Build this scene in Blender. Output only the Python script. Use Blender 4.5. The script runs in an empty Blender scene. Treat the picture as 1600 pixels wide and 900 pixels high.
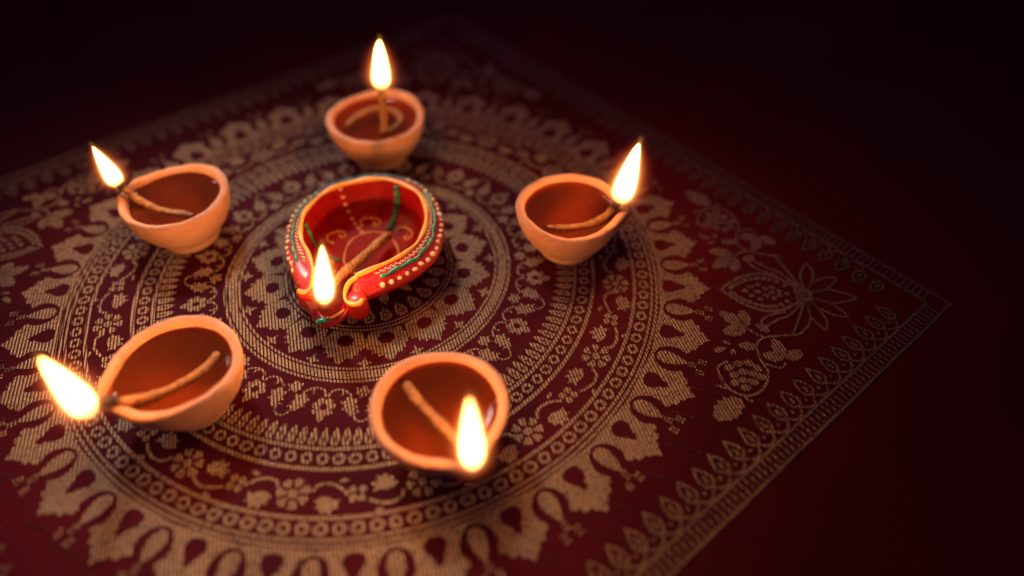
import bpy, math, random
from mathutils import Vector, Matrix
from mathutils.geometry import tessellate_polygon
random.seed(7)
scene = bpy.context.scene
R = math.radians

# ------------------------------------------------------------------ camera
TH, ROLL = 0.8152343, -0.00675
cam_d = bpy.data.cameras.new('camera')
cam = bpy.data.objects.new('camera', cam_d)
scene.collection.objects.link(cam)
scene.camera = cam
fw = Vector((0, math.cos(TH), -math.sin(TH)))
up0 = Vector((0, math.sin(TH), math.cos(TH)))
rt0 = Vector((1, 0, 0))
rt = rt0*math.cos(ROLL) + up0*math.sin(ROLL)
up = -rt0*math.sin(ROLL) + up0*math.cos(ROLL)
mw = Matrix((rt, up, -fw)).transposed().to_4x4()
mw.translation = Vector((0.100965, -0.347391, 0.346304))
cam.matrix_world = mw
cam_d.sensor_width = 36
cam_d.lens = 1077.57/1600*36
cam_d.clip_start = 0.01
cam_d.clip_end = 50
cam_d.dof.use_dof = True
cam_d.dof.focus_distance = 0.436
cam_d.dof.aperture_fstop = 1.4

# ------------------------------------------------------------------ world, lamps, exposure
world = bpy.data.worlds.new('World')
scene.world = world
world.use_nodes = True
bg = world.node_tree.nodes['Background']
bg.inputs['Color'].default_value = (0.36, 0.13, 0.52, 1)
bg.inputs['Strength'].default_value = 0.11

def spot(name, loc, aim, watts, col, radius, cone, blend):
    d = bpy.data.lights.new(name, 'SPOT')
    d.energy = watts; d.color = col; d.shadow_soft_size = radius
    d.spot_size = R(cone); d.spot_blend = blend
    o = bpy.data.objects.new(name, d)
    scene.collection.objects.link(o)
    o.location = loc
    o.rotation_euler = (Vector(aim)-Vector(loc)).to_track_quat('-Z', 'Y').to_euler()
    return o
spot('overhead_lamp', (-0.30, 0.58, 0.92), (-0.05, -0.04, 0), 40, (1.0, 0.90, 0.80), 0.08, 24.5, 1.0)
spot('glint_spot', (-0.92, 0.46, 0.62), (-0.06, -0.02, 0), 4.0, (1.0, 0.94, 0.92), 0.05, 30, 1.0)  # unseen spot added for the glints on the oil

vs = scene.view_settings
vs.view_transform = 'Standard'; vs.look = 'None'; vs.gamma = 1; vs.exposure = 0
vs.use_curve_mapping = False
scene.render.engine = 'CYCLES'
scene.cycles.use_denoising = True
scene.cycles.max_bounces = 8
scene.cycles.volume_step_rate = 0.35
scene.cycles.transparent_max_bounces = 16
scene.cycles.sample_clamp_indirect = 3
scene.cycles.sample_clamp_direct = 6
scene.cycles.caustics_reflective = False
scene.cycles.caustics_refractive = False

# ------------------------------------------------------------------ node helpers
class NT:
    def __init__(s, name):
        s.m = bpy.data.materials.new(name); s.m.use_nodes = True
        s.t = s.m.node_tree; s.t.nodes.clear()
        s.out = s.n('ShaderNodeOutputMaterial')
    def n(s, typ, **kw):
        nd = s.t.nodes.new(typ)
        for k, v in kw.items(): setattr(nd, k, v)
        return nd
    def l(s, a, b): s.t.links.new(a, b)
    def put(s, sock, v):
        if hasattr(v, 'is_output'): s.l(v, sock)
        elif isinstance(v, tuple) and len(v) == 3 and sock.type == 'RGBA': sock.default_value = (*v, 1)
        else: sock.default_value = v
    def math(s, op, a, b=None, clamp=False):
        nd = s.n('ShaderNodeMath', operation=op, use_clamp=clamp)
        s.put(nd.inputs[0], a)
        if b is not None: s.put(nd.inputs[1], b)
        return nd.outputs[0]
    def dot(s, v, d):
        nd = s.n('ShaderNodeVectorMath', operation='DOT_PRODUCT')
        s.l(v, nd.inputs[0]); nd.inputs[1].default_value = d
        return nd.outputs['Value']
    def mix(s, f, a, b, blend='MIX'):
        nd = s.n('ShaderNodeMix', data_type='RGBA', blend_type=blend)
        s.put(nd.inputs[0], f); s.put(nd.inputs[6], a); s.put(nd.inputs[7], b)
        return nd.outputs[2]
    def noise(s, vec, scale, detail=3, rough=.55):
        nd = s.n('ShaderNodeTexNoise')
        if vec is not None: s.l(vec, nd.inputs['Vector'])
        nd.inputs['Scale'].default_value = scale; nd.inputs['Detail'].default_value = detail
        nd.inputs['Roughness'].default_value = rough
        return nd.outputs['Fac']
    def ramp(s, f, stops):
        nd = s.n('ShaderNodeValToRGB'); s.l(f, nd.inputs[0])
        e = nd.color_ramp.elements
        while len(e) < len(stops): e.new(0.5)
        for k, (p, c) in zip(e, stops):
            k.position = p; k.color = (*c, 1) if len(c) == 3 else c
        return nd.outputs[0]
    def rng(s, f, a, b, c, d):
        nd = s.n('ShaderNodeMapRange'); s.l(f, nd.inputs[0])
        for i, v in enumerate((a, b, c, d)): nd.inputs[i+1].default_value = v
        return nd.outputs[0]
    def bump(s, h, strength, dist):
        nd = s.n('ShaderNodeBump'); s.l(h, nd.inputs['Height'])
        nd.inputs['Strength'].default_value = strength; nd.inputs['Distance'].default_value = dist
        return nd.outputs[0]
    def principled(s, **kw):
        nd = s.n('ShaderNodeBsdfPrincipled')
        for k, v in kw.items(): s.put(nd.inputs[k.replace('_', ' ')], v)
        s.l(nd.outputs[0], s.out.inputs['Surface'])
        return nd

def u2(deg): return (math.cos(R(deg)), math.sin(R(deg)), 0)

# maroon silk ground
def mat_silk():
    t = NT('maroon_silk')
    P = t.n('ShaderNodeNewGeometry').outputs['Position']
    a = t.math('SINE', t.math('MULTIPLY', t.dot(P, u2(-15)), 2*math.pi/0.0009))
    b = t.math('SINE', t.math('MULTIPLY', t.dot(P, u2(75)), 2*math.pi/0.0009))
    weave = t.math('MULTIPLY', a, b)
    big = t.noise(P, 9, 4)
    fib = t.noise(P, 900, 2)
    col = t.mix(t.rng(big, .3, .7, 0, 1), (0.052, 0.0014, 0.0090), (0.072, 0.0019, 0.0085))
    col = t.mix(t.rng(fib, .3, .7, 0, .55), col, (0.026, 0.0009, 0.0060))
    h = t.math('ADD', t.math('ADD', t.math('MULTIPLY', weave, .5), t.math('MULTIPLY', fib, 1.2)), t.math('MULTIPLY', t.noise(P, 14, 3), 9.0))
    t.principled(Base_Color=col, Roughness=.75, Specular_IOR_Level=.08, Normal=t.bump(h, .5, .0003))
    return t.m

# metallic brocade thread, ridged rows of slanted threads
def mat_thread(name, c1, c2, gap=(0.030, 0.006, 0.009)):
    t = NT(name)
    P = t.n('ShaderNodeNewGeometry').outputs['Position']
    wob = t.math('MULTIPLY', t.noise(P, 60, 2), 0.0006)
    u = t.math('DIVIDE', t.math('ADD', t.dot(P, u2(16)), wob), 0.0021)
    fu = t.math('FRACT', u)
    ridge = t.math('SINE', t.math('MULTIPLY', fu, math.pi))           # 0 in the groove, 1 on the row
    v = t.math('ADD', t.math('DIVIDE', t.dot(P, u2(-74)), 0.00110), t.math('MULTIPLY', u, .8))
    thr = t.math('ABSOLUTE', t.math('SINE', t.math('MULTIPLY', v, math.pi)))
    row = t.n('ShaderNodeTexWhiteNoise', noise_dimensions='2D')
    cmb = t.n('ShaderNodeCombineXYZ')
    t.l(t.math('FLOOR', u), cmb.inputs[0]); t.l(t.math('FLOOR', v), cmb.inputs[1]); t.l(cmb.outputs[0], row.inputs['Vector'])
    base = t.mix(t.rng(t.noise(P, 40, 3), .3, .7, 0, 1), c1, c2)
    base = t.mix(t.math('MULTIPLY', row.outputs['Value'], .4), base, (c1[0]*.45, c1[1]*.42, c1[2]*.42))
    g = t.rng(ridge, .28, .72, 0, 1)
    g2 = t.rng(thr, .10, .75, .55, 1)
    col = t.mix(t.math('MULTIPLY', g, g2), gap, base)
    h = t.math('ADD', t.math('MULTIPLY', t.math('POWER', ridge, .6), .8), t.math('MULTIPLY', thr, .6))
    h = t.math('ADD', h, t.math('MULTIPLY', t.noise(P, 14, 3), 3.5))
    t.principled(Base_Color=col, Roughness=t.rng(row.outputs['Value'], 0, 1, .24, .46), Metallic=.7, Specular_IOR_Level=.5, Normal=t.bump(h, 1.0, .0008))
    return t.m

def mat_clay(name, ca, cb, cd):
    t = NT(name)
    o = t.n('ShaderNodeTexCoord').outputs['Object']
    n1 = t.noise(o, 55, 5, .6); n2 = t.noise(o, 700, 3, .7)
    z = t.n('ShaderNodeSeparateXYZ'); t.l(o, z.inputs[0])
    rid = t.math('SINE', t.math('ADD', t.math('MULTIPLY', z.outputs[2], 2300), t.math('MULTIPLY', n1, 6)))
    col = t.mix(t.rng(n1, .32, .68, 0, 1), ca, cb)
    col = t.mix(t.rng(t.noise(o, 22, 4, .65), .42, .66, 0, .6), col, cd)
    col = t.mix(t.rng(n2, .52, .72, 0, .5), col, cd)
    so = t.n('ShaderNodeAttribute', attribute_name='soot').outputs['Fac']
    col = t.mix(t.math('MULTIPLY', so, t.rng(n1, .3, .65, .25, 1)), col, (0.05, 0.022, 0.012))
    h = t.math('ADD', t.math('MULTIPLY', n2, 1.0), t.math('ADD', t.math('MULTIPLY', rid, .10), t.math('MULTIPLY', n1, 1.6)))
    t.principled(Base_Color=col, Roughness=t.rng(n1, .3, .7, .58, .74), Specular_IOR_Level=.35, Normal=t.bump(h, .75, .0010),
                 Subsurface_Weight=.12, Subsurface_Radius=(.004, .0015, .0006), Subsurface_Scale=.6)
    return t.m

def mat_oil(name, tint, cloud, cl, ior=1.47):
    t = NT(name)
    o = t.n('ShaderNodeTexCoord').outputs['Object']
    nrm = t.bump(t.noise(o, 42, 2), .10, .002)
    fr = t.n('ShaderNodeFresnel'); fr.inputs['IOR'].default_value = ior; t.l(nrm, fr.inputs['Normal'])
    tr = t.n('ShaderNodeBsdfTransparent'); tr.inputs[0].default_value = (*tint, 1)
    gl = t.n('ShaderNodeBsdfGlossy'); gl.inputs['Roughness'].default_value = .015; t.l(nrm, gl.inputs['Normal'])
    df = t.n('ShaderNodeBsdfDiffuse'); df.inputs[0].default_value = (*cloud, 1)
    m0 = t.n('ShaderNodeMixShader'); m0.inputs[0].default_value = cl
    t.l(tr.outputs[0], m0.inputs[1]); t.l(df.outputs[0], m0.inputs[2])
    mx = t.n('ShaderNodeMixShader')
    t.l(fr.outputs[0], mx.inputs[0]); t.l(m0.outputs[0], mx.inputs[1]); t.l(gl.outputs[0], mx.inputs[2])
    t.l(mx.outputs[0], t.out.inputs['Surface'])
    return t.m

def mat_paint(name, col, rough=.35, dark=.6, grain=160, bump=.25, coat=.3, spec=.5):
    t = NT(name)
    o = t.n('ShaderNodeTexCoord').outputs['Object']
    n1 = t.noise(o, grain, 4, .6)
    c = t.mix(t.rng(n1, .35, .7, 0, 1), col, tuple(v*dark for v in col))
    t.principled(Base_Color=c, Roughness=rough, Specular_IOR_Level=spec, Coat_Weight=coat, Coat_Roughness=.2, Normal=t.bump(n1, bump, .0006))
    return t.m

def mat_glitter():
    t = NT('red_lacquer_flange')
    o = t.n('ShaderNodeTexCoord').outputs['Object']
    n1 = t.noise(o, 900, 2, .6); n2 = t.noise(o, 120, 3)
    c = t.mix(t.rng(n2, .35, .7, 0, 1), (0.38, 0.008, 0.010), (0.20, 0.004, 0.008))
    t.principled(Base_Color=c, Roughness=.28, Coat_Weight=.6, Coat_Roughness=.12, Normal=t.bump(n1, .8, .0008))
    return t.m

def mat_wick():
    t = NT('oiled_cotton')
    o = t.n('ShaderNodeTexCoord').outputs['Object']
    n1 = t.noise(o, 260, 4, .65); n2 = t.noise(o, 1500, 2)
    ch = t.n('ShaderNodeAttribute', attribute_name='char').outputs['Fac']
    c = t.mix(t.rng(n1, .3, .7, 0, 1), (0.50, 0.24, 0.075), (0.20, 0.075, 0.020))
    c = t.mix(ch, c, (0.008, 0.006, 0.005))
    t.principled(Base_Color=c, Roughness=.6, Specular_IOR_Level=.4, Normal=t.bump(t.math('ADD', n1, n2), .5, .0006))
    return t.m

def mat_flame():
    t = NT('flame_light')
    f = t.n('ShaderNodeAttribute', attribute_name='height').outputs['Fac']
    col = t.ramp(f, [(0, (.25, .30, .9)), (.05, (1, .34, .05)), (.14, (1, .40, .08)), (.26, (1, .40, .11)), (.75, (1, .41, .12)), (.95, (1, .38, .09)), (1, (1, .36, .06))])
    st = t.n('ShaderNodeFloatCurve')
    t.l(f, st.inputs['Value'])
    cv = st.mapping.curves[0]
    pts = [(0, .004), (.07, .012), (.16, .05), (.30, .7), (.40, 1), (.75, .9), (.92, .25), (1, .02)]
    cv.points[0].location = pts[0]; cv.points[1].location = pts[-1]
    for p in pts[1:-1]: cv.points.new(*p)
    st.mapping.update()
    e = t.n('ShaderNodeEmission')
    t.l(col, e.inputs[0]); t.l(t.math('MULTIPLY', st.outputs[0], 165), e.inputs[1])
    t.l(e.outputs[0], t.out.inputs['Surface'])
    t.m.cycles.emission_sampling = 'FRONT'
    return t.m

def mat_halo(rad, hgt):
    """soft skin of the flame plus an added bloom halo: brightest at the flame's skin, fading outwards"""
    t = NT('flame_halo_volume')
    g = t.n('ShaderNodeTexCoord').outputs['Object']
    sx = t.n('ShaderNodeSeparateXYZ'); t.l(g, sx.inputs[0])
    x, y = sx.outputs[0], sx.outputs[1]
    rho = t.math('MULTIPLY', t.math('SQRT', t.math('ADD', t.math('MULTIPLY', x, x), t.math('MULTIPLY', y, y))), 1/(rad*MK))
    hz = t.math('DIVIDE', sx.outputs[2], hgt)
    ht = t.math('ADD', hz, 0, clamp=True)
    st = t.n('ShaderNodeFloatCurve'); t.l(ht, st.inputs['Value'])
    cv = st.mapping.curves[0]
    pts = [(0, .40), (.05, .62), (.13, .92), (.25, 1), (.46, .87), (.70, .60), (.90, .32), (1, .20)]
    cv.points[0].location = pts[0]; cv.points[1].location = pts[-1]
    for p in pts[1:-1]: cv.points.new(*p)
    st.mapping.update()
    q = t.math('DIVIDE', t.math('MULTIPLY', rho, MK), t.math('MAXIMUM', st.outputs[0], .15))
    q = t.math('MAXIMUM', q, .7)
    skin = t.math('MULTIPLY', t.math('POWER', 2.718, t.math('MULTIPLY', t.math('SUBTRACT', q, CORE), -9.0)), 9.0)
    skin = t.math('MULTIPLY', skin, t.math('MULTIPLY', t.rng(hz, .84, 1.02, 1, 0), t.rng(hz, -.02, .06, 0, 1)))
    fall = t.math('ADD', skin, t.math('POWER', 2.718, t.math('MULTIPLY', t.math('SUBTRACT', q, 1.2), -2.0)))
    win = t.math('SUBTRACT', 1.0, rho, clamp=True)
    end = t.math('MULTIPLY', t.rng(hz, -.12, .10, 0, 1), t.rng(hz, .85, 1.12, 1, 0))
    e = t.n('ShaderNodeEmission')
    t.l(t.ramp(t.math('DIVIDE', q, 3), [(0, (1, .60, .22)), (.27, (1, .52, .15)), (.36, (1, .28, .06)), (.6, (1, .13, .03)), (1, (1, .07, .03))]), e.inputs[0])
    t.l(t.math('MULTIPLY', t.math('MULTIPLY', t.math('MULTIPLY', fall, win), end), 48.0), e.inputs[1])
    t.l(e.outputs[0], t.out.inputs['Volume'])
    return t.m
MK = 2.3                      # halo radius over flame radius

M = dict(
    silk=mat_silk(),
    thread=mat_thread('old_gold_thread', (0.78, 0.57, 0.37), (0.60, 0.43, 0.28)),
    dimmed=mat_thread('dimmed_border_thread', (0.40, 0.27, 0.18), (0.32, 0.215, 0.145)),  # old gold darkened: light falloff towards the borders put into the colour
    corner=mat_thread('dimmed_corner_thread', (0.56, 0.40, 0.27), (0.45, 0.32, 0.215)),  # same gold, darkened less, to paint the falloff towards the corners
    fine=mat_thread('loose_weft_thread', (0.17, 0.085, 0.060), (0.14, 0.070, 0.050)),
    clay=mat_clay('terracotta', (0.60, 0.300, 0.180), (0.49, 0.225, 0.125), (0.70, 0.43, 0.30)),
    oil=mat_oil('lamp_oil', (0.76, 0.33, 0.09), (0.34, 0.075, 0.010), .16),
    oil_dark=mat_oil('lamp_oil_dark', (0.86, 0.70, 0.64), (0.12, 0.01, 0.006), .03, 1.05),
    red=mat_paint('red_lacquer', (0.45, 0.010, 0.008)),
    red_in=mat_paint('dark_red_lacquer', (0.30, 0.003, 0.003), .5, .6, 160, .2, .0, .12),
    flange=mat_glitter(),
    yellow=mat_paint('ochre_yellow_paint', (0.80, 0.40, 0.06), .4, .75),
    ochre=mat_paint('dull_ochre_paint', (0.72, 0.34, 0.10), .45, .7),
    green=mat_paint('emerald_paint', (0.008, 0.24, 0.13), .3, .6),
    teal=mat_paint('teal_paint', (0.012, 0.20, 0.20), .3, .6),
    cream=mat_paint('cream_paint', (0.82, 0.56, 0.33), .35, .85),
    wick=mat_wick(), flame=mat_flame(),
)

# ------------------------------------------------------------------ mesh helpers
ZS = {}
def new_obj(name, mesh, parent=None, loc=(0, 0, 0), rz=0, kind=None):
    o = bpy.data.objects.new(name, mesh)
    scene.collection.objects.link(o)
    o.location = loc; o.rotation_euler = (0, 0, rz)
    if parent is not None and parent.name.startswith('brocade'):
        o.location.z = .00008+.000007*ZS.setdefault(name, len(ZS))
    if parent: o.parent = parent
    if kind: o['kind'] = kind
    return o
def make_mesh(name, verts, faces, mat, smooth=True):
    me = bpy.data.meshes.new(name)
    me.from_pydata(verts, [], faces); me.update()
    me.materials.append(mat)
    if smooth: me.polygons.foreach_set('use_smooth', [True]*len(me.polygons))
    return me
def thing(name, label, cat, loc, group=None):
    o = bpy.data.objects.new(name, None)
    scene.collection.objects.link(o)
    o.location = loc; o.empty_display_size = .01
    o['label'] = label; o['category'] = cat
    if group: o['group'] = group
    return o
def catmull(pts, per=10, closed=False):
    P = [Vector(p) for p in pts]; n = len(P); out = []
    for i in range(n if closed else n-1):
        g = (lambda k: P[k % n]) if closed else (lambda k: P[min(max(k, 0), n-1)])
        a, b, c, d = g(i-1), g(i), g(i+1), g(i+2)
        for j in range(per):
            t = j/per
            out.append(.5*((2*b)+(c-a)*t+(2*a-5*b+4*c-d)*t*t+(3*b-a-3*c+d)*t**3))
    if not closed: out.append(P[-1].copy())
    return out
def loft(rings, closed_caps=True):
    """rings of equal length, closed around; a single point caps an end"""
    V = []; F = []; idx = []
    for r in rings:
        idx.append(list(range(len(V), len(V)+len(r)))); V += [tuple(p) for p in r]
    for a, b in zip(idx, idx[1:]):
        if len(a) == 1:
            F += [(a[0], b[(i+1) % len(b)], b[i]) for i in range(len(b))]
        elif len(b) == 1:
            F += [(a[i], a[(i+1) % len(a)], b[0]) for i in range(len(a))]
        else:
            n = len(a)
            F += [(a[i], a[(i+1) % n], b[(i+1) % n], b[i]) for i in range(n)]
    return V, F
def tube(path, rad, seg=12, lobes=0, twist=0, depth=.12, rough=0, taper=True):
    """rad: number or function of 0..1; lobes > 0 twists ridges round it like plied cotton"""
    P = [Vector(p) for p in path]; n = len(P); rings = []; rnd = random.Random(3)
    s = 0; T0 = None
    for i, p in enumerate(P):
        T = (P[min(i+1, n-1)]-P[max(i-1, 0)]).normalized()
        if T0 is None:
            N = T.cross(Vector((0, 0, 1)));
            if N.length < .05: N = T.cross(Vector((0, 1, 0)))
            N.normalize()
        else:
            N = (N - T*N.dot(T)).normalized()
        B = T.cross(N); T0 = T
        if i: s += (p-P[i-1]).length
        r = rad(i/(n-1)) if callable(rad) else rad
        ring = []
        for k in range(seg):
            a = 2*math.pi*k/seg
            rr = r*(1+(depth*math.cos(lobes*(a+s*twist)) if lobes else 0)+rough*(rnd.random()-.5))
            ring.append(p+N*math.cos(a)*rr+B*math.sin(a)*rr)
        rings.append(ring)
    return loft([[P[0]]]+rings+[[P[-1]]])

# ================================================================== THE CLOTH
RB = 0.2                      # radius of the outer chain ring, metres
AX = -5.6                     # the pattern's axis, degrees
bord = 1.2835
S_ = 1.5
nseg = 60
V = []; F = []
for j in range(nseg+1):
    for i in range(nseg+1):
        V.append((-S_+2*S_*i/nseg, -S_+2*S_*j/nseg, 0))
for j in range(nseg):
    for i in range(nseg):
        a = j*(nseg+1)+i
        F.append((a, a+1, a+nseg+2, a+nseg+1))
cloth = new_obj('brocade_cloth', make_mesh('brocade_cloth', V, F, M['silk']))
cloth['label'] = 'maroon silk cloth woven with a gold mandala, floral corners and borders'
cloth['category'] = 'tablecloth'

TK = 0.00014
def motif_mesh(name, polys, mat=None, thick=TK):
    """polys: list of (outline, [holes]) in units of RB -> raised woven patches"""
    V = []; F = []
    for outer, holes in polys:
        loops = [outer]+list(holes)
        pts3 = [[Vector((x*RB, y*RB, 0)) for x, y in lp] for lp in loops]
        flat = [p for lp in pts3 for p in lp]
        tris = tessellate_polygon(pts3)
        b = len(V); n = len(flat)
        V += [(p.x, p.y, thick) for p in flat]; V += [(p.x, p.y, 0.00002) for p in flat]
        for t in tris:
            A, B, C = (flat[i] for i in t)
            cr = (B-A).cross(C-A).z
            F.append(tuple(b+i for i in (t if cr > 0 else t[::-1])))
        o = b
        for lp in pts3:
            m = len(lp)
            for i in range(m):
                j = (i+1) % m
                F.append((o+i, o+j, o+n+j, o+n+i))
            o += m
    return make_mesh(name, V, F, mat or M['thread'], smooth=False)

def ell(cx, cy, a, b, rot=0, n=14):
    c, s = math.cos(rot), math.sin(rot)
    return [(cx+a*math.cos(t)*c-b*math.sin(t)*s, cy+a*math.cos(t)*s+b*math.sin(t)*c) for t in (2*math.pi*i/n for i in range(n))]
def drop(cx, cy, L, w, rot=0, n=18, sharp=1.0):
    """teardrop, tip along +y before rotation, centred"""
    pts = []
    for i in range(n):
        t = 2*math.pi*i/n
        x = w/2*math.sin(t)*math.sin(t/2)**sharp
        y = L/2*math.cos(t)
        pts.append((x, y))
    c, s = math.cos(rot), math.sin(rot)
    return [(cx+x*c-y*s, cy+x*s+y*c) for x, y in pts]
def ribbon(pts, w, per=6, w2=None):
    P = catmull([(x, y, 0) for x, y in pts], per)
    L = []; Rr = []
    for i, p in enumerate(P):
        T = (P[min(i+1, len(P)-1)]-P[max(i-1, 0)]).normalized()
        ww = w if w2 is None else w+(w2-w)*i/(len(P)-1)
        L.append((p.x-T.y*ww/2, p.y+T.x*ww/2)); Rr.append((p.x+T.y*ww/2, p.y-T.x*ww/2))
    return L+Rr[::-1]
def xf(poly, dx=0, dy=0, rot=0, sc=1, flip=False):
    c, s = math.cos(rot), math.sin(rot)
    o = []
    for x, y in poly:
        if flip: x = -x
        x *= sc; y *= sc
        o.append((dx+x*c-y*s, dy+x*s+y*c))
    return o
def mirror(half):           # half outline with x >= 0 from bottom to top
    return half+[(-x, y) for x, y in half[::-1] if abs(x) > 1e-9]
def star(n, r1, r2, rot=0, cx=0, cy=0):
    return [(cx+(r1 if i % 2 == 0 else r2)*math.cos(rot+math.pi*i/n), cy+(r1 if i % 2 == 0 else r2)*math.sin(rot+math.pi*i/n)) for i in range(2*n)]
def serrated(L, w, teeth=4):
    """leaf, base at origin, tip at +y"""
    right = [(w*.05, 0)]
    for i in range(teeth):
        f = (i+.55)/teeth
        prof = math.sin(math.pi*min(1, f*.86+.12))**.8
        right.append((w/2*prof, L*(f+.02)))
        right.append((w/2*prof*.74, L*(f+.09)))
    right = [(x, min(y, L*.98)) for x, y in right]
    return right+[(0, L)]+[(-x, y) for x, y in right[::-1]]
def tulip(L, w):
    """three pointed leaf of the inner vine, base at origin"""
    h = [(w*.10, 0), (w*.26, L*.18), (w*.50, L*.16), (w*.40, L*.36), (w*.30, L*.46), (w*.50, L*.60), (w*.26, L*.66), (w*.16, L*.82), (0, L)]
    return mirror(h)

def place(name, mesh, r, deg, kind=None):
    """local +y points outward from the middle"""
    a = R(deg)
    return new_obj(name, mesh, cloth, (RB*r*math.cos(a), RB*r*math.sin(a), .0004), a-math.pi/2, kind)
def ring_line(name, r0, r1, n=220):
    V = []; F = []
    for r, z in ((r0, 0.00002), (r0, TK), (r1, TK), (r1, 0.00002)):
        V += [(RB*r*math.cos(2*math.pi*i/n), RB*r*math.sin(2*math.pi*i/n), z) for i in range(n)]
    for k in range(3):
        F += [(k*n+i, (k+1)*n+i, (k+1)*n+(i+1) % n, k*n+(i+1) % n) for i in range(n)]
    return new_obj(name, make_mesh(name, V, F, M['thread'], False), cloth, (0, 0, .0004))

# --- rings from the middle outward
for a, b in ((.274, .280), (.287, .296), (.443, .452), (.4905, .500), (.7215, .734), (.785, .798), (.9275, .939), (.988, .997), (1.004, 1.013)):
    ring_line('woven_ring_line', a, b)
ring_line('woven_band', .457, .4855)
ring_line('woven_ring_line', .095, .104)

lp = motif_mesh('loop_petal', [(drop(0, 0, .062, .052, math.pi), [drop(0, .002, .036, .026, math.pi, 12)]), (ell(0, .006, .006, .009), [])])
for k in range(28): place('loop_petal', lp, .235, AX+k*360/28)
lp2 = motif_mesh('heart_petal', [(drop(0, 0, .085, .055), [])])
for k in range(12): place('heart_petal', lp2, .155, AX+k*30)
cd = motif_mesh('rosette', [(star(12, .08, .055), [ell(0, 0, .025, .025)])])
place('rosette', cd, 0, 90)

pet = mirror([(.050, -.058), (.064, -.030), (.070, -.005), (.066, .012), (.052, .016), (.056, .034), (.040, .034), (.040, .050), (.022, .047), (.016, .060), (0, .076)])
pm = motif_mesh('pointed_medallion', [(pet, [mirror([(0, -.052), (.020, -.044), (.026, -.026), (.018, -.010), (.010, -.006), (0, .004)][1:] + [])] if False else [ell(0, -.020, .027, .024, 0, 12)])])
for k in range(16): place('pointed_medallion', pm, .358, AX+k*22.5)
st = motif_mesh('four_pointed_star', [(star(4, .027, .010, R(90)), [])])
for k in range(16): place('four_pointed_star', st, .428, AX+11.25+k*22.5)

# --- inner vine (r 0.51 - 0.655)
fl = mirror([(.004, -.030), (.016, -.036), (.026, -.026), (.024, -.016), (.038, -.014), (.036, .004), (.024, .006), (.036, .020), (.024, .030), (.014, .026), (.012, .044), (0, .058)])
fm = motif_mesh('vine_flower', [(xf(fl, 0, 0, 0, .92), [ell(0, 0, .0115, .0125, 0, 10)])])
lf = motif_mesh('vine_leaf', [(tulip(.070, .052), [])])
stl = motif_mesh('star_leaf', [(mirror([(.004, -.022), (.012, -.010), (.026, -.012), (.018, .002), (.020, .014), (.008, .012), (0, .026)]), [])])
tend = motif_mesh('vine_tendril', [(ribbon([(s*.004, -.036), (s*.012, -.058), (s*.034, -.066), (s*.056, -.060), (s*.074, -.046)], .0070), []) for s in (1, -1)] +
                  [(ribbon([(s*.034, -.066), (s*.046, -.052), (s*.042, -.042)], .0055), []) for s in (1, -1)])
tend2 = motif_mesh('vine_scroll', [(ribbon([(-.022, .034), (-.010, .046), (.006, .048), (.020, .038), (.024, .022), (.016, .010), (.008, .016)], .0058), []),
                                   (ribbon([(-.022, .034), (-.026, .020), (-.018, .010), (-.010, .016)], .0055), [])])
for k in range(16):
    a = AX+k*22.5
    place('vine_flower', fm, .590, a)
    place('vine_tendril', tend, .590, a)
    o = place('vine_leaf', lf, .552, a+7.0); o.rotation_euler.z += R(10)
    o = place('vine_leaf', lf, .552, a-7.0); o.rotation_euler.z += R(-10)
    o = place('star_leaf', stl, .536, a+11.25); o.rotation_euler.z += R(20 if k % 2 else -20)
    place('vine_scroll', tend2, .592, a+11.25)

# --- spear leaf ring, small chain, outer vine, large chain
sp = motif_mesh('spear_leaf', [(mirror([(.0105, .028), (.0125, .010), (.0115, -.006), (.006, -.022), (0, -.031)])[::-1], [ell(0, .008, .0026, .011, 0, 8)])])
for k in range(136): place('spear_leaf', sp, .689, AX+k*360/136)
ch = motif_mesh('chain_ring', [(ell(0, 0, .0185, .0185, 0, 18), [ell(0, 0, .0085, .0085, 0, 10)])])
for k in range(104): place('chain_ring', ch, .7595, AX+k*360/104)
ch2 = motif_mesh('chain_ring', [(ell(0, 0, .0200, .0190, 0, 18), [ell(0, 0, .0090, .0085, 0, 10)])])
for k in range(124): place('chain_ring', ch2, .9635, AX+k*360/124)

def petal_flower(n, rin, rout, gap, cr):
    out = [(ell(0, 0, cr, cr, 0, 12), [])]
    for i in range(n):
        a0 = 2*math.pi*i/n; w = math.pi/n-gap
        p = [(rin*math.cos(a0-w*.6), rin*math.sin(a0-w*.6))]
        for f, q in ((-1, .84), (-.7, .97), (-.3, 1.0), (0, .94), (.3, 1.0), (.7, .97), (1, .84)):
            p.append((rout*q*math.cos(a0+w*f), rout*q*math.sin(a0+w*f)))
        p.append((rin*math.cos(a0+w*.6), rin*math.sin(a0+w*.6)))
        out.append((p, []))
    return out
bf = motif_mesh('rosette', petal_flower(7, .019, .047, .10, .0135))
sf = motif_mesh('small_flower', [(ell(.0125*sx, .0125*sy, .0115, .0115, 0, 10), []) for sx in (-1, 1) for sy in (-1, 1)])
leafA = [(.058, .018), (.074, .004), (.094, .002), (.112, .010), (.128, .006), (.122, .022), (.132, .034), (.114, .036), (.112, .054), (.098, .044), (.088, .056), (.080, .040), (.066, .038), (.070, .026)]
lvs = [motif_mesh('curled_leaf', [([(sx*x, sy*y) for x, y in leafA][::sx*sy], [])]) for sx in (1, -1) for sy in (1, -1)]
stem = [(.047, -.010), (.060, -.030), (.088, -.036), (.116, -.028), (.144, -.010)]
sts = [motif_mesh('vine_stem', [(ribbon([(sx*x, sy*y) for x, y in stem], .0095), []), (ell(sx*.124, -sy*.0495, .013, .0065, -.35*sx*sy, 10), [])]) for sx in (1, -1) for sy in (1, -1)]
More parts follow.
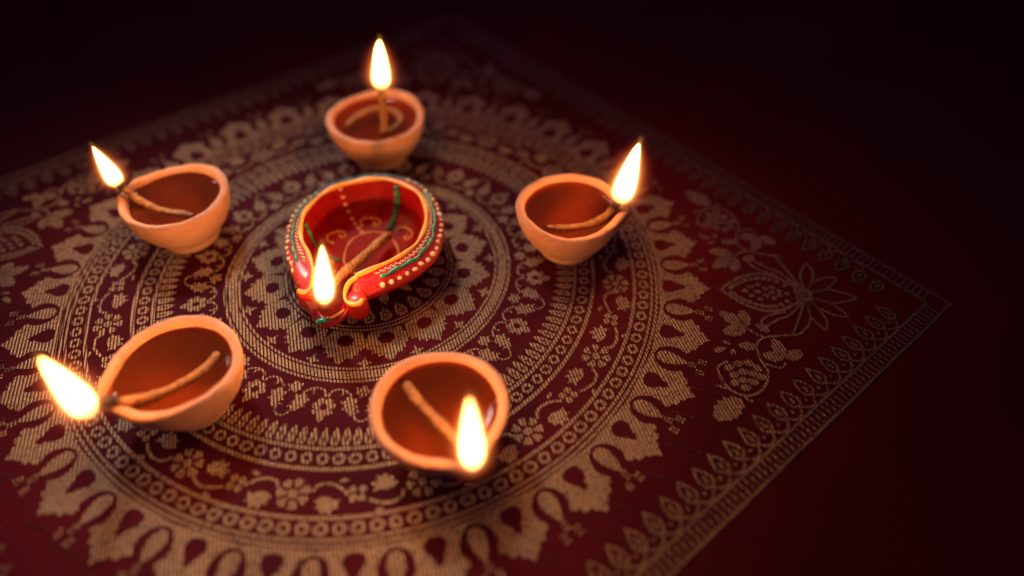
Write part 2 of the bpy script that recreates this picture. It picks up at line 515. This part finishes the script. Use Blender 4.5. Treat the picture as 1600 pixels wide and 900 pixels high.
for k in range(16):
    a = AX+k*22.5
    place('rosette', bf, .868, a+(.4 if k % 2 else -.3))
    place('small_flower', sf, .868, a+11.25)
    q = k % 2
    for me in (lvs[q], lvs[2+q]): place('curled_leaf', me, .866, a)
    for me in (sts[q], sts[2+q]): place('vine_stem', me, .866, a)

# --- scalloped crown outside the ring
sc_half = [(.1010, .016), (.1000, .026), (.088, .030), (.074, .040), (.064, .054), (.058, .072), (.057, .090), (.060, .104), (.068, .112),
           (.074, .124), (.066, .134), (.054, .136), (.053, .150), (.040, .156), (.030, .152), (.026, .166), (.014, .172), (0, .192)]
hole = mirror([(.010, .030), (.024, .036), (.030, .050), (.028, .064), (.018, .080), (.012, .088), (.012, .098), (0, .112)])
scm = motif_mesh('scalloped_crown', [(mirror(sc_half), [hole])])
dpm = motif_mesh('paisley_drop', [(drop(0, 0, .100, .062, 0, 22), [])])
dots = []
for gx, gy in ((0, -.016), (-.021, .012), (.021, .012)):
    for i in range(2):
        for j in range(3):
            dots.append((ell(gx+(i-.5)*.0105, gy+(j-1)*.0095, .0042, .0036, 0, 7), []))
dtm = motif_mesh('dot_cluster', dots)
for k in range(32):
    a = AX+k*11.25
    place('scalloped_crown', scm, 1.0, a)
    place('paisley_drop', dpm, 1.090, a+5.625)
    place('dot_cluster', dtm, 1.168, a+5.625)
thm = motif_mesh('loose_thread', [([(-.06, -.0010), (.06, -.0010), (.06, .0010), (-.06, .0010)], [])], M['fine'], .0002)
for k in range(64):
    a = AX+2.2+k*5.625+random.uniform(-.6, .6)
    rr = 1.21+random.uniform(-.012, .02)
    if math.cos(R(a-AX)) ** 2 > .965: rr = 1.20
    new_obj('loose_thread', thm, cloth, (RB*rr*math.cos(R(a)), RB*rr*math.sin(R(a)), .0004), R(-17+random.uniform(-4, 4)))

# --- four corners of the square: lotus, grapes, leaves, vines; frame x along the corner axis
def cxy(pts): return [(x, y) for x, y in pts]
bud = [(1.223, 0), (1.255, .035), (1.294, .066), (1.358, .092), (1.424, .084), (1.490, .038)]
bo = catmull([(x, y, 0) for x, y in bud], 5)
bud_out = [(p.x, p.y) for p in bo]+[(p.x, -p.y) for p in bo[::-1][:-1]]
bi = [(1.358+(x-1.358)*.90, y*.86) for x, y in bud_out]
lot = [(bud_out, [bi])]
for i in range(3, len(bo)-1, 2):                       # beads inside the bud
    x = 1.362+(bo[i].x-1.362)*.80; y = bo[i].y*.70
    for s in (-1, 1): lot.append((ell(x, s*y, .0115, .0085, s*.5, 9), []))
for x, y in ((1.310, 0), (1.330, .020), (1.330, -.020), (1.352, 0), (1.356, .034), (1.356, -.034), (1.378, .016), (1.378, -.016), (1.400, 0), (1.404, .026), (1.404, -.026), (1.426, .010), (1.426, -.010), (1.450, 0)):
    lot.append((ell(x, y, .0115, .0095, 0, 9), []))
for k in range(7): lot.append((ell(1.507+.020*math.cos(k*2*math.pi/7), .024*math.sin(k*2*math.pi/7), .011, .010, k*2*math.pi/7, 9), []))
lot.append((ell(1.507, 0, .008, .008), []))
def petal_loop(path, w=.0085): lot.append((ribbon(path, w, 5), []))
for s in (1, -1):
    petal_loop([(1.494, s*.036), (1.440, s*.100), (1.400, s*.122), (1.350, s*.158), (1.346, s*.130), (1.380, s*.104), (1.430, s*.085)])
    petal_loop([(1.500, s*.036), (1.470, s*.110), (1.452, s*.150), (1.438, s*.186), (1.470, s*.168), (1.505, s*.118), (1.512, s*.040)])
    petal_loop([(1.512, s*.036), (1.510, s*.090), (1.530, s*.135), (1.548, s*.152), (1.558, s*.110), (1.545, s*.060), (1.526, s*.030)])
    petal_loop([(1.524, s*.026), (1.550, s*.062), (1.590, s*.086), (1.632, s*.088), (1.612, s*.056), (1.575, s*.026), (1.530, s*.014)])
petal_loop([(1.530, .010), (1.580, .030), (1.630, .024), (1.680, 0), (1.630, -.024), (1.580, -.030), (1.530, -.010)])
lotm = motif_mesh('lotus_motif', lot, M['corner'])

def rot_leaf(x, y, L, w, deg, teeth=4): return (xf(serrated(L, w, teeth), x, y, R(deg-90)), [])
corner = []
def both(name, polys):
    corner.append((name, motif_mesh(name, polys, M['corner'])))
    corner.append((name, motif_mesh(name, [([(x, -y) for x, y in o][::-1], [[(x, -y) for x, y in h] for h in hs]) for o, hs in polys], M['corner'])))
both('vine_stem', [(ribbon([(1.433, -.185), (1.342, -.204), (1.313, -.242), (1.318, -.292), (1.332, -.335), (1.321, -.387), (1.284, -.428), (1.243, -.436), (1.205, -.414), (1.183, -.370), (1.183, -.335), (1.214, -.310)], .0085, 6), []),
                   (ribbon([(1.326, -.309), (1.373, -.322), (1.394, -.300)], .0075), []),
                   (ribbon([(1.345, -.203), (1.318, -.190), (1.292, -.170)], .0075), []),
                   (ribbon([(1.205, -.414), (1.185, -.412), (1.170, -.404)], .0075), []),
                   (ribbon([(1.250, -.436), (1.262, -.456), (1.272, -.452)], .0075), [])])
gp = []
for x, y, a in ((1.215, -.335, .6), (1.245, -.318, .2), (1.278, -.312, -.2), (1.303, -.330, -.6), (1.226, -.362, .4), (1.256, -.348, .2), (1.286, -.352, 0), (1.310, -.362, -.3),
                (1.226, -.392, .6), (1.252, -.380, .2), (1.282, -.384, -.2), (1.256, -.408, .2)):
    gp.append((ell(x, y, .0165, .0125, a, 10), []))
both('grape_bunch', gp)
both('trefoil_leaf', [rot_leaf(1.292, -.166, .100, .056, 142), rot_leaf(1.294, -.160, .070, .052, 98), rot_leaf(1.288, -.172, .078, .056, 196)])
both('trefoil_leaf', [rot_leaf(1.394, -.280, .078, .050, 108), rot_leaf(1.390, -.284, .064, .048, 172), rot_leaf(1.400, -.282, .062, .048, 30)])
both('oak_leaf', [rot_leaf(1.236, -.452, .112, .082, 222, 5)])
both('small_leaf', [rot_leaf(1.312, -.248, .056, .040, 172, 3)])
both('scattered_bud', [(ell(1.219, -.236, .014, .007, -.3, 9), []), (ell(1.195, -.266, .022, .011, .5, 9), []), (ell(1.236, -.272, .009, .012, 0, 9), [])])
both('small_leaf', [rot_leaf(1.366, -.176, .050, .034, 150, 3)])
for q in range(4):
    a = R(AX+90*q)
    new_obj('lotus_motif', lotm, cloth, (0, 0, .0004), a)
    for nm, me in corner: new_obj(nm, me, cloth, (0, 0, .0004), a)

# --- straight borders: drops, little arcs, ladder
bd = motif_mesh('border_drop', [(drop(0, 0, .076, .060, math.pi, 18), [drop(0, .003, .052, .038, math.pi, 14)]), (drop(0, .008, .030, .018, math.pi, 10), [])], M['dimmed'])
ar = motif_mesh('border_arc', [(ribbon([(-.034, -.010), (-.018, .010), (0, .016), (.018, .010), (.034, -.010)], .0075), []), (ell(0, -.010, .006, .006, 0, 8), [])], M['dimmed'])
rung = motif_mesh('ladder_rung', [([(-.0035, -.020), (.0035, -.020), (.0035, .020), (-.0035, .020)], [])], M['dimmed'])
rails = [motif_mesh('ladder_rail', [([(-L, -.0045), (L, -.0045), (L, .0045), (-L, .0045)], [])], M['dimmed']) for L in (1.347, 1.410)]
rung_n = 0
for q in range(4):
    na = R(AX-45+90*q); ca, sa = math.cos(na), math.sin(na)
    def bplace(name, me, d, t, extra=0, kind=None):
        return new_obj(name, me, cloth, (RB*(d*ca-t*sa), RB*(d*sa+t*ca), .0004), na-math.pi/2+extra, kind)
    for k in range(-18, 19):
        bplace('border_drop', bd, bord+.001, k*.0668)
        if abs(k) < 18: bplace('border_arc', ar, 1.328, (k+.5)*.0668)
    bplace('ladder_rail', rails[0], 1.3520, 0); bplace('ladder_rail', rails[1], 1.4060, 0)
    # rungs: the ones along the well lit border singly, the rest as one strip each
    if q == 0:
        for k in range(-65, 66): bplace('ladder_rung', rung, 1.379, k*.0205)
    else:
        strip = []
        for k in range(-65, 66):
            strip.append(([(-.0035+k*.0205, -.020), (.0035+k*.0205, -.020), (.0035+k*.0205, .020), (-.0035+k*.0205, .020)], []))
        bplace('ladder_rung_strip', motif_mesh('ladder_rung_strip', strip, M['dimmed']), 1.379, 0, kind='stuff')

# ================================================================== TERRACOTTA LAMPS
NT_ = 144
def bowl_radius(R0, spout, tip):
    D = R0*tip; al = math.acos(R0/D)
    def f(th):
        d = abs((th-spout+math.pi) % (2*math.pi)-math.pi)
        r = R0
        if d < al: r = R0/math.cos(al-d)
        # blunt the very tip
        return min(r, R0+(D-R0)*.86)
    # smooth
    tab = [f(2*math.pi*i/NT_) for i in range(NT_)]
    for _ in range(4): tab = [(tab[i-1]+2*tab[i]+tab[(i+1) % NT_])/4 for i in range(NT_)]
    return tab
PROF = [(.49, .0), (.535, .02), (.565, .18), (.570, .42), (.578, .62), (.662, .92), (.775, 1.42), (.878, 2.08), (.945, 2.72), (.984, 3.30), (.999, 3.68), (1.000, 3.84), (.985, 3.97),
        (.950, 4.04), (.908, 4.03), (.870, 3.93), (.846, 3.74), (.834, 3.45), (.812, 2.95), (.760, 2.25), (.670, 1.60), (.520, 1.15), (.280, .95)]
def clay_lamp(label, cx, cy, R0, spout_deg, hgt, wick, fl_base, fl_h, fl_w, lean, tip=1.20, oil_z=3.32, seed=0, notch=.55, char=.10, wick_r=.27, extra_wick=None, fat=0):
    rnd = random.Random(seed)
    spout = R(spout_deg)
    root = thing('terracotta_oil_lamp', label, 'oil lamp', (cx/100, cy/100, 0.0009), 'terracotta lamps set round the mandala')
    tab = bowl_radius(R0, spout, tip)
    ph = [rnd.uniform(0, 6.28) for _ in range(8)]
    k_h = hgt/4.03
    def ring(s, z, inner=False):
        pts = []
        for i in range(NT_):
            th = 2*math.pi*i/NT_
            k = min(1, max(0, (s-.56)/.40))
            if inner: k = min(1, max(0, (s-.30)/.50))
            rr = s*(R0+(tab[i]-R0)*k)
            rr *= 1+.010*math.sin(2*th+ph[0])+.007*math.sin(3*th+ph[1])+.004*math.sin(5*th+ph[2])+.0015*math.sin(17*th+ph[5]+z*2)
            d = abs((th-spout+math.pi) % (2*math.pi)-math.pi)
            zz = z+max(0, (z-1)/3)*(.10*math.sin(th*2+ph[3])+.06*math.sin(3*th+ph[4])+.018*math.sin(11*th+ph[6])+.012*math.sin(19*th+ph[7]))
            if z > 2: zz -= notch*(z-2)/2*math.exp(-(d/.17)**2)
            pts.append(Vector((rr*math.cos(th)/100, rr*math.sin(th)/100, zz*k_h/100)))
        return pts
    rings = [[Vector((0, 0, .0))]]
    top = max(range(len(PROF)), key=lambda i: PROF[i][1])
    for i, (s, z) in enumerate(PROF): rings.append(ring(s, z, i > top))
    rings.append([Vector((0, 0, .0092*k_h))])
    V, F = loft(rings)
    me = make_mesh('clay_bowl', V, F, M['clay'])
    sv = []
    tipp = Vector((math.cos(spout), math.sin(spout), 0))*R0*tip*.95/100 + Vector((0, 0, hgt*.93/100))
    for v in V:
        sv.append(.75*math.exp(-((Vector(v)-tipp).length/.0075)**2))
    me.attributes.new('soot', 'FLOAT', 'POINT').data.foreach_set('value', sv)
    new_obj('bowl', me, root)
    # oil with a meniscus climbing the wall
    def inner_s(z):
        ins = PROF[top:]
        for (s1, z1), (s2, z2) in zip(ins, ins[1:]):
            if z1 >= z >= z2: return s1+(s2-s1)*(z1-z)/(z1-z2)
        return .8
    so = inner_s(oil_z/k_h)
    orr = [[Vector((0, 0, oil_z/100))]]
    for q, dz in ((.3, 0), (.6, 0), (.70, 0), (.77, .006), (.84, .03), (.90, .06), (.95, .10), (.985, .155), (1.014, .22)):
        r_ = ring(so*q, 0, True)
        orr.append([Vector((p.x, p.y, (oil_z+dz)/100)) for p in r_])
    V, F = loft(orr)
    F = [f[::-1] for f in F]
    new_obj('oil', make_mesh('oil', V, F, M['oil']), root)
    add_wick(root, [(x-cx, y-cy, z+(.08 if z < 3.6 else 0)) for x, y, z in wick], wick_r, char)
    if extra_wick: add_wick(root, [(x-cx, y-cy, z+.10) for x, y, z in extra_wick], wick_r*.9, 0)
    add_flame(root, (fl_base[0]-cx, fl_base[1]-cy, fl_base[2]), fl_h, fl_w, lean, fat)
    return root

def add_wick(root, path, r, char):
    P = catmull([(x/100, y/100, z/100) for x, y, z in path], 14)
    n = len(P)
    def rad(t):
        e = min(1, (t+.004)/.03)**.5*min(1, (1-t+.01)/.05)**.5
        return r/100*(1+.10*math.sin(t*17+r*40)+.05*math.sin(t*41))*max(.45, e)
    V, F = tube(P, rad, 24, 4, 330, .07, .14)
    me = make_mesh('wick', V, F, M['wick'])
    at = me.attributes.new('char', 'FLOAT', 'POINT')
    vals = []
    for v in V:
        i = min(range(n), key=lambda k: (P[k]-Vector(v)).length_squared)
        t = i/(n-1)
        vals.append(0 if char <= 0 else min(1, max(0, (t-(1-char))/.05)))
    at.data.foreach_set('value', vals)
    return new_obj('wick', me, root)

FP = [(0, 0), (.015, .30), (.04, .52), (.08, .74), (.13, .90), (.19, .98), (.25, 1), (.35, .95), (.46, .84), (.58, .69), (.70, .53), (.81, .37), (.90, .23), (.965, .11), (1, 0)]
FAT = [(0, 0), (.015, .40), (.04, .64), (.08, .82), (.13, .94), (.19, .99), (.25, 1), (.35, .97), (.46, .91), (.58, .82), (.70, .71), (.81, .57), (.90, .41), (.965, .21), (1, 0)]
CORE = .80
def add_flame(root, base, h, w, lean, fat=0):
    """cm; lean = sideways shift of the tip"""
    x, y, z = base; rings = []; hts = []
    for (t, p), (_, pf) in zip(FP, FAT):
        r = CORE*w/2*(p*(1-fat)+pf*fat)
        c = Vector((.03*w*math.sin(t*6)*t, 0, h*t))
        if r == 0: rings.append([c/100]); hts.append(t)
        else:
            rings.append([(c+Vector((r*math.cos(2*math.pi*i/24), r*math.sin(2*math.pi*i/24), 0)))/100 for i in range(24)]); hts += [t]*24
    V, F = loft(rings)
    me = make_mesh('flame', V, F, M['flame'])
    me.attributes.new('height', 'FLOAT', 'POINT').data.foreach_set('value', hts)
    fo = new_obj('flame', me, root, (x/100, y/100, z/100))
    fo.rotation_euler = (-math.atan2(lean[1], h), math.atan2(lean[0], h), 0)
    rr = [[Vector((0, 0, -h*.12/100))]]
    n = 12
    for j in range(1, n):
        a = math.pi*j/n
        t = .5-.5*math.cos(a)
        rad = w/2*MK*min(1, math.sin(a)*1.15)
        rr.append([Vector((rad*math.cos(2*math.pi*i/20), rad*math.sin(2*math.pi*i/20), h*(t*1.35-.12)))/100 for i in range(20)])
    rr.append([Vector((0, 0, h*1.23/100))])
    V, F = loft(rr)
    new_obj('flame_halo', make_mesh('flame_halo', V, F, mat_halo(w/200, h/100)), fo)  # lens bloom put round the flame as an emissive volume

clay_lamp('terracotta oil lamp with pale rim, bent wick hugging its wall and flame at the spout', 14.10, 1.95, 3.66, -2, 3.95,
          [(12.14, .5, 2.95), (13.2, .32, 3.05), (14.27, .36, 3.1), (15.5, .62, 3.2), (16.4, 1.05, 3.45), (17.0, 1.50, 3.9), (17.45, 1.80, 4.35)],
          (17.49, 1.82, 4.25), 4.85, 1.75, (.75, 0), seed=1, char=.20, fat=.5)
clay_lamp('terracotta oil lamp with small slim flame on a charred wick raised over its spout', -13.62, 3.35, 3.66, 170, 4.0,
          [(-11.3, 1.8, 2.9), (-12.7, 2.05, 3.05), (-14.11, 2.34, 3.12), (-15.2, 2.72, 3.25), (-16.1, 3.06, 3.75), (-16.75, 3.34, 4.35), (-17.2, 3.55, 4.75)],
          (-17.30, 3.60, 4.55), 3.3, 1.35, (-.35, 0), seed=2, char=.17, fat=0)
clay_lamp('terracotta oil lamp with large wide flame blazing beyond a blackened wick end at its spout', -8.72, -11.50, 3.62, 212, 3.95,
          [(-6.72, -10.24, 3.2), (-7.24, -11.43, 3.15), (-8.29, -12.42, 3.15), (-9.35, -13.25, 3.3), (-10.31, -13.8, 3.75), (-11.2, -14.1, 4.15), (-11.95, -14.4, 4.2)],
          (-12.0, -14.65, 3.9), 4.75, 1.72, (-.25, 0), seed=3, char=.28, wick_r=.27, fat=.35)
clay_lamp('terracotta oil lamp with straight thick wick crossing the oil to its flame on the lip', 6.20, -14.20, 3.66, -61, 3.95,
          [(4.17, -12.54, 3.35), (4.75, -13.3, 3.2), (5.29, -13.96, 3.15), (6.3, -15.1, 3.25), (7.18, -16.2, 3.55), (7.75, -17.1, 3.9), (8.10, -17.75, 4.15)],
          (8.10, -17.85, 3.95), 5.75, 1.42, (.15, 0), seed=4, char=.09, wick_r=.28, fat=.0)
clay_lamp('terracotta oil lamp with a tall straight wick standing over a looped wick', -.75, 13.20, 3.95, -80, 3.95,
          [(.05, 11.2, 3.3), (.16, 11.35, 3.75), (.24, 11.5, 4.5), (.30, 11.5, 5.5), (.36, 11.5, 6.5), (.42, 11.5, 7.6)],
          (.42, 11.5, 7.3), 3.9, 1.6, (.45, 0), seed=5, char=.0, notch=.05, tip=1.02, fat=.9,
          extra_wick=[(-3.1, 12.6, 3.15), (-2.6, 13.7, 3.2), (-1.7, 14.7, 3.2), (-.6, 15.1, 3.2), (.6, 14.6, 3.2), (1.2, 13.4, 3.2), (.8, 12.1, 3.25), (.1, 11.3, 3.4)])

# ================================================================== RED PAINTED LAMP
def red_lamp():
    CX, CY = -.15, .75
    root = thing('painted_oil_lamp', 'red painted clay oil lamp with yellow rim line, green line and cream dots', 'oil lamp', (CX/100, CY/100, .0009))
    SP = -101.5
    inn = [(-.07, 5.55), (1.72, 5.18), (3.25, 4.05), (4.05, 2.45), (4.22, .6), (3.85, -1.1), (3.15, -2.15), (2.1, -3.05), (.80, -3.90), (-.25, -4.65), (-.85, -5.7), (-1.62, -6.35), (-2.25, -5.6), (-2.35, -4.45),
           (-2.62, -3.4), (-3.24, -1.95), (-3.98, -.52), (-4.22, 1.3), (-3.85, 2.85), (-2.66, 4.58)]
    out = [(-.2, 6.78), (2.4, 6.25), (4.0, 4.9), (5.15, 2.5), (5.45, .05), (5.05, -1.9), (3.9, -3.45), (2.5, -4.5), (1.0, -5.35), (.35, -5.75), (-.6, -6.40), (-1.70, -6.78), (-2.55, -6.15), (-3.2, -5.1),
           (-3.95, -3.9), (-4.7, -2.3), (-5.15, -.6), (-5.35, 2.0), (-4.55, 4.15), (-2.95, 5.9)]
    def polar(pts):
        P = catmull([(x-CX, y-CY, 0) for x, y in pts], 14, True)
        an = sorted((math.atan2(p.y, p.x) % (2*math.pi), p.length) for p in P)
        tab = []
        n = 240
        for i in range(n):
            a = 2*math.pi*i/n
            for j in range(len(an)):
                a0, r0 = an[j-1]; a1, r1 = an[j]
                if j == 0:
                    a0 -= 2*math.pi
                    aa = a if a <= a1 else a-2*math.pi
                else: aa = a
                if a0 <= aa <= a1:
                    tab.append(r0+(r1-r0)*(aa-a0)/max(1e-9, a1-a0)); break
            else: tab.append(an[-1][1])
        return tab
    ri, ro = polar(inn), polar(out)
    N = 240
    sp = R(SP)
    def dth(i): return abs((2*math.pi*i/N-sp+math.pi) % (2*math.pi)-math.pi)
    def zmul(i):                       # the mouth sits low
        return 1-.46*math.exp(-(dth(i)/.20)**4)
    def ring(fn, z, mouth=True):
        return [Vector((fn(i)*math.cos(2*math.pi*i/N), fn(i)*math.sin(2*math.pi*i/N), z*(zmul(i) if mouth else 1)))/100 for i in range(N)]
    def blend(k): return lambda i: ri[i]+(ro[i]-ri[i])*k
    rings = [[Vector((0, 0, 0))], ring(lambda i: ro[i]*.56, 0), ring(lambda i: ro[i]*.60, .04), ring(lambda i: ro[i]*.66, .35), ring(lambda i: ro[i]*.78, .95), ring(lambda i: ro[i]*.90, 1.65),
             ring(lambda i: ro[i]*.975, 2.2), ring(lambda i: ro[i]*1.0, 2.5), ring(lambda i: ro[i]*.995, 2.68)]
    V, F = loft(rings)
    body = new_obj('bowl', make_mesh('painted_bowl', V, F, M['red']), root)
    fl = [ring(lambda i: ro[i]*.995, 2.68), ring(blend(.94), 2.84), ring(blend(.8), 2.98), ring(blend(.5), 3.18), ring(blend(.2), 3.36), ring(blend(.04), 3.42), ring(lambda i: ri[i], 3.38)]
    V, F = loft(fl)
    new_obj('rim_flange', make_mesh('rim_flange', V, F, M['flange']), root)
    def rsc(k): # inner rings shrink towards the bowl, the mouth narrows away faster
        return lambda i: ri[i]*k*(1-(1-k)*1.2*math.exp(-(dth(i)/.25)**2))
    inr = [ring(lambda i: ri[i], 3.38), ring(rsc(.985), 3.1), ring(rsc(.955), 2.5), ring(rsc(.90), 1.7), ring(rsc(.78), 1.05), ring(rsc(.6), .78, False), ring(rsc(.3), .7, False), [Vector((0, 0, .007))]]
    V, F = loft(inr)
    new_obj('inner_bowl', make_mesh('inner_bowl', V, F, M['red_in']), root)
    oz = 1.95
    V, F = loft([[Vector((0, 0, oz/100))]]+[[Vector((p.x, p.y, (oz+dz)/100)) for p in ring(rsc(q), 0)] for q, dz in ((.3, 0), (.6, 0), (.80, 0), (.90, .005), (.91, .03), (.925, .10))])
    F = [f[::-1] for f in F]
    new_obj('oil', make_mesh('oil', V, F, M['oil_dark']), root)
    # yellow line round the rim, ending in the two scrolls
    def rp(i, k, dz=0):
        i = i % N; r = ri[i]+(ro[i]-ri[i])*k
        zt = [(0, 3.38), (.04, 3.42), (.2, 3.36), (.5, 3.18), (.8, 2.98), (.94, 2.84), (1, 2.68)]
        for (k0, z0), (k1, z1) in zip(zt, zt[1:]):
            if k0 <= k <= k1: z = z0+(z1-z0)*(k-k0)/(k1-k0); break
        z *= zmul(i)
        return Vector((r*math.cos(2*math.pi*i/N), r*math.sin(2*math.pi*i/N), z+dz))/100
    isp = int(round((SP % 360)/360*N))
    g = 11
    path = [rp(isp+g+j, .03+.012*math.sin(j*.31)*math.sin(j*.083), .03) for j in range(N-2*g+1)]
    V, F = tube(path, lambda t: .0014*(1+.22*math.sin(t*61)+.18*math.sin(t*23+1)), 8)
    new_obj('yellow_rim_line', make_mesh('yellow_rim_line', V, F, M['yellow']), root)
    # green wavy line on the flange (teal along the rear)
    def line(name, i0, i1, k, rad, mat, amp=.05, fr=.55):
        p = [rp(i0+j, k+amp*math.sin(j*fr)*math.sin(j*.17+1), .04) for j in range(i1-i0+1)]
        V, F = tube(p, lambda t: rad*(1+.35*math.sin(t*90)*math.sin(t*37)), 7)
        new_obj(name, make_mesh(name, V, F, mat), root)
    line('green_line', isp+22, isp+96, .50, .0012, M['green'])
    line('green_line', isp+N-80, isp+N-24, .55, .0010, M['green'])
    line('teal_line', isp+96, isp+N-80, .90, .0010, M['teal'])
    # cream dots
    def bead_mesh(rx, ry, rz, mat, name):
        V = []; rr = [[Vector((0, 0, rz))]]
        for q in (.35, .7, .92, 1.0):
            zz = rz*math.sqrt(max(0, 1-q*q))
            rr.append([Vector((rx*q*math.cos(2*math.pi*a/10), ry*q*math.sin(2*math.pi*a/10), zz)) for a in range(10)])
        rr.append([Vector((rx*math.cos(2*math.pi*a/10), ry*math.sin(2*math.pi*a/10), -rz*.6)) for a in range(10)])
        V, F = loft(rr); F = [f[::-1] for f in F]
        return make_mesh(name, V, F, mat)
    b1 = bead_mesh(.0018, .0016, .0011, M['cream'], 'cream_dot')
    b2 = bead_mesh(.0008, .0008, .0006, M['cream'], 'fine_dot')
    b3 = bead_mesh(.0014, .0013, .0010, M['teal'], 'teal_dot')
    rnd = random.Random(5)
    for j in range(22, 112, 4):
        o = new_obj('cream_dot', b1, root, rp(isp+j, .83+rnd.uniform(-.04, .04)), rnd.uniform(0, 3)); o.scale = (rnd.uniform(.7, 1.3), rnd.uniform(.7, 1.2), rnd.uniform(.7, 1.2))
    for j in range(22, 84, 4):
        o = new_obj('cream_dot', b1, root, rp(isp-j, .85+rnd.uniform(-.04, .04)), rnd.uniform(0, 3)); o.scale = (rnd.uniform(.6, 1.2), rnd.uniform(.6, 1.1), rnd.uniform(.7, 1.2))
    for j in range(80, 160, 3):
        o = new_obj('teal_dot', b3, root, rp(isp+j, .93+rnd.uniform(-.03, .03)), rnd.uniform(0, 3)); o.scale = [rnd.uniform(.7, 1.2)]*3
    for j in range(20, N-19, 1):         # row of tiny beads
        o = new_obj('fine_dot', b2, root, rp(isp+j, .28+.05*math.sin(j*2.1)), 0); o.scale = [rnd.uniform(.6, 1.0)]*3
        o.active_material
    # scroll ends either side of the mouth
    def scroll(cx, cy, r, z1, yel):
        prof = [(.55, 1.25), (.85, 1.45), (1.0, 1.8), (1.0, z1-.3), (.94, z1-.08), (.80, z1)]
        rr = [[Vector((cx-CX, cy-CY, 1.2))/100]]
        for s, z in prof:
            rr.append([Vector((cx-CX+r*s*math.cos(2*math.pi*a/28)*1.05, cy-CY+r*s*(1+.12*math.sin(2*math.pi*a/28))*math.sin(2*math.pi*a/28), z))/100 for a in range(28)])
        rr.append([Vector((cx-CX, cy-CY, z1+.02))/100])
        V, F = loft(rr)
        o = new_obj('scroll_end', make_mesh('scroll_end', V, F, M['red']), root)
        P = catmull([((x-CX)/100, (y-CY)/100, z/100) for x, y, z in yel], 8)
        V, F = tube(P, lambda t: .0014*(1+.3*math.sin(t*9)), 8)
        new_obj('yellow_curl', make_mesh('yellow_curl', V, F, M['yellow']), o)
    scroll(.36, -5.72, .68, 3.0, [(.35, -4.35, 3.42), (-.10, -4.75, 3.3), (-.30, -5.35, 3.12), (-.22, -5.95, 3.05), (.15, -6.30, 3.0), (.62, -6.30, 3.0), (.85, -5.95, 3.02)])
    scroll(-2.92, -5.02, .58, 2.9, [(-2.55, -3.5, 3.42), (-2.50, -4.3, 3.2), (-2.62, -4.95, 3.0), (-2.95, -5.25, 2.95), (-3.35, -5.10, 2.95)])
    # mouth: green dab and yellow line on the lip
    V, F = tube([Vector((x-CX, y-CY, z))/100 for x, y, z in ((-.35, -5.75, 2.0), (-.8, -6.25, 2.0), (-1.25, -6.55, 2.0))], .0007, 7)
    new_obj('yellow_lip_line', make_mesh('yellow_lip_line', V, F, M['yellow']), root)
    gb = bead_mesh(.0042, .0022, .0016, M['green'], 'green_dab')
    new_obj('green_dab', gb, root, Vector((-1.75-CX, -6.72-CY, 1.95))/100, R(20))
    # painted marks inside the bowl
    def inside(x, y):                   # height of the inner surface under a point
        x -= CX; y -= CY
        a = math.atan2(y, x) % (2*math.pi); q = math.hypot(x, y)/ri[int(a/(2*math.pi)*N) % N]
        zt = [(0, .7), (.3, .7), (.6, .78), (.78, 1.05), (.90, 1.7), (.955, 2.5), (.985, 3.1), (1, 3.38)]
        for (k0, z0), (k1, z1) in zip(zt, zt[1:]):
            if k0 <= q <= k1: return z0+(z1-z0)*(q-k0)/(k1-k0)
        return 3.3
    def onbowl(name, pts, rad, mat, per=8):
        P = []
        for p in catmull([(x, y, 0) for x, y in pts], per): P.append(Vector((p.x-CX, p.y-CY, inside(p.x, p.y)+.03))/100)
        V, F = tube(P, lambda t: rad*(1+.3*math.sin(t*53)), 7)
        new_obj(name, make_mesh(name, V, F, mat), root)
    for f in (.99, .96, .925, .87, .79, .70, .60, .51):
        a = R(118)
        r = ri[int(118/360*N)]*f
        x, y = CX+r*math.cos(a)+(1-f)*.8, CY+r*math.sin(a)
        o = new_obj('cream_dot', b1, root, Vector((x-CX, y-CY, inside(x, y)+.02))/100); o.scale = [.85]*3
    for i in range(7):
        x, y = 3.9-.35*i, .4-.40*i
        o = new_obj('cream_dot', b1, root, Vector((x-CX, y-CY, inside(x, y)+.02))/100); o.scale = [.7]*3
    onbowl('green_stripe', [(1.75, 5.1), (1.72, 4.85), (1.62, 4.5), (1.5, 4.1), (1.3, 3.5), (1.1, 3.0)], .0021, M['green'])
    onbowl('green_stripe', [(-4.15, 1.2), (-3.9, .95), (-3.5, .6), (-3.0, .25), (-2.4, 0), (-1.9, -.2)], .0013, M['green'])
    onbowl('ochre_arc', [(-1.66, -.2), (-1.68, 1.1), (-1.25, 2.15), (-.35, 2.7), (.66, 2.65), (1.5, 1.95), (2.05, .8), (2.0, -.2), (1.2, -1.2), (0, -1.6), (-1.1, -1.2), (-1.66, -.2)], .0009, M['ochre'])
    for x, y, a in ((-.3, 3.5, 0), (-2.4, 2.0, 50), (2.2, 2.3, -45), (-2.3, -.9, 110)):
        c, s = math.cos(R(a)), math.sin(R(a))
        pp = [(-.55, -.15), (-.75, .25), (-.45, .6), (0, .62), (.45, .55), (.7, .25), (.55, -.12), (.25, .0), (.32, .25)]
        onbowl('ochre_curl', [(x+u*c-v*s, y+u*s+v*c) for u, v in pp], .0009, M['ochre'], 6)
    add_wick(root, [(x-CX, y-CY, z) for x, y, z in ((1.45, 1.7, 1.55), (.9, .65, 1.75), (.45, -.3, 1.95), (-.18, -1.71, 2.25), (-.7, -3.0, 2.6), (-1.1, -4.1, 2.85), (-1.38, -5.2, 2.95), (-1.45, -5.8, 3.15), (-1.45, -6.1, 3.5))], .30, .0)
    add_flame(root, (-1.43-CX, -6.25-CY, 3.15), 4.85, 1.42, (.85, 0), .0)
red_lamp()
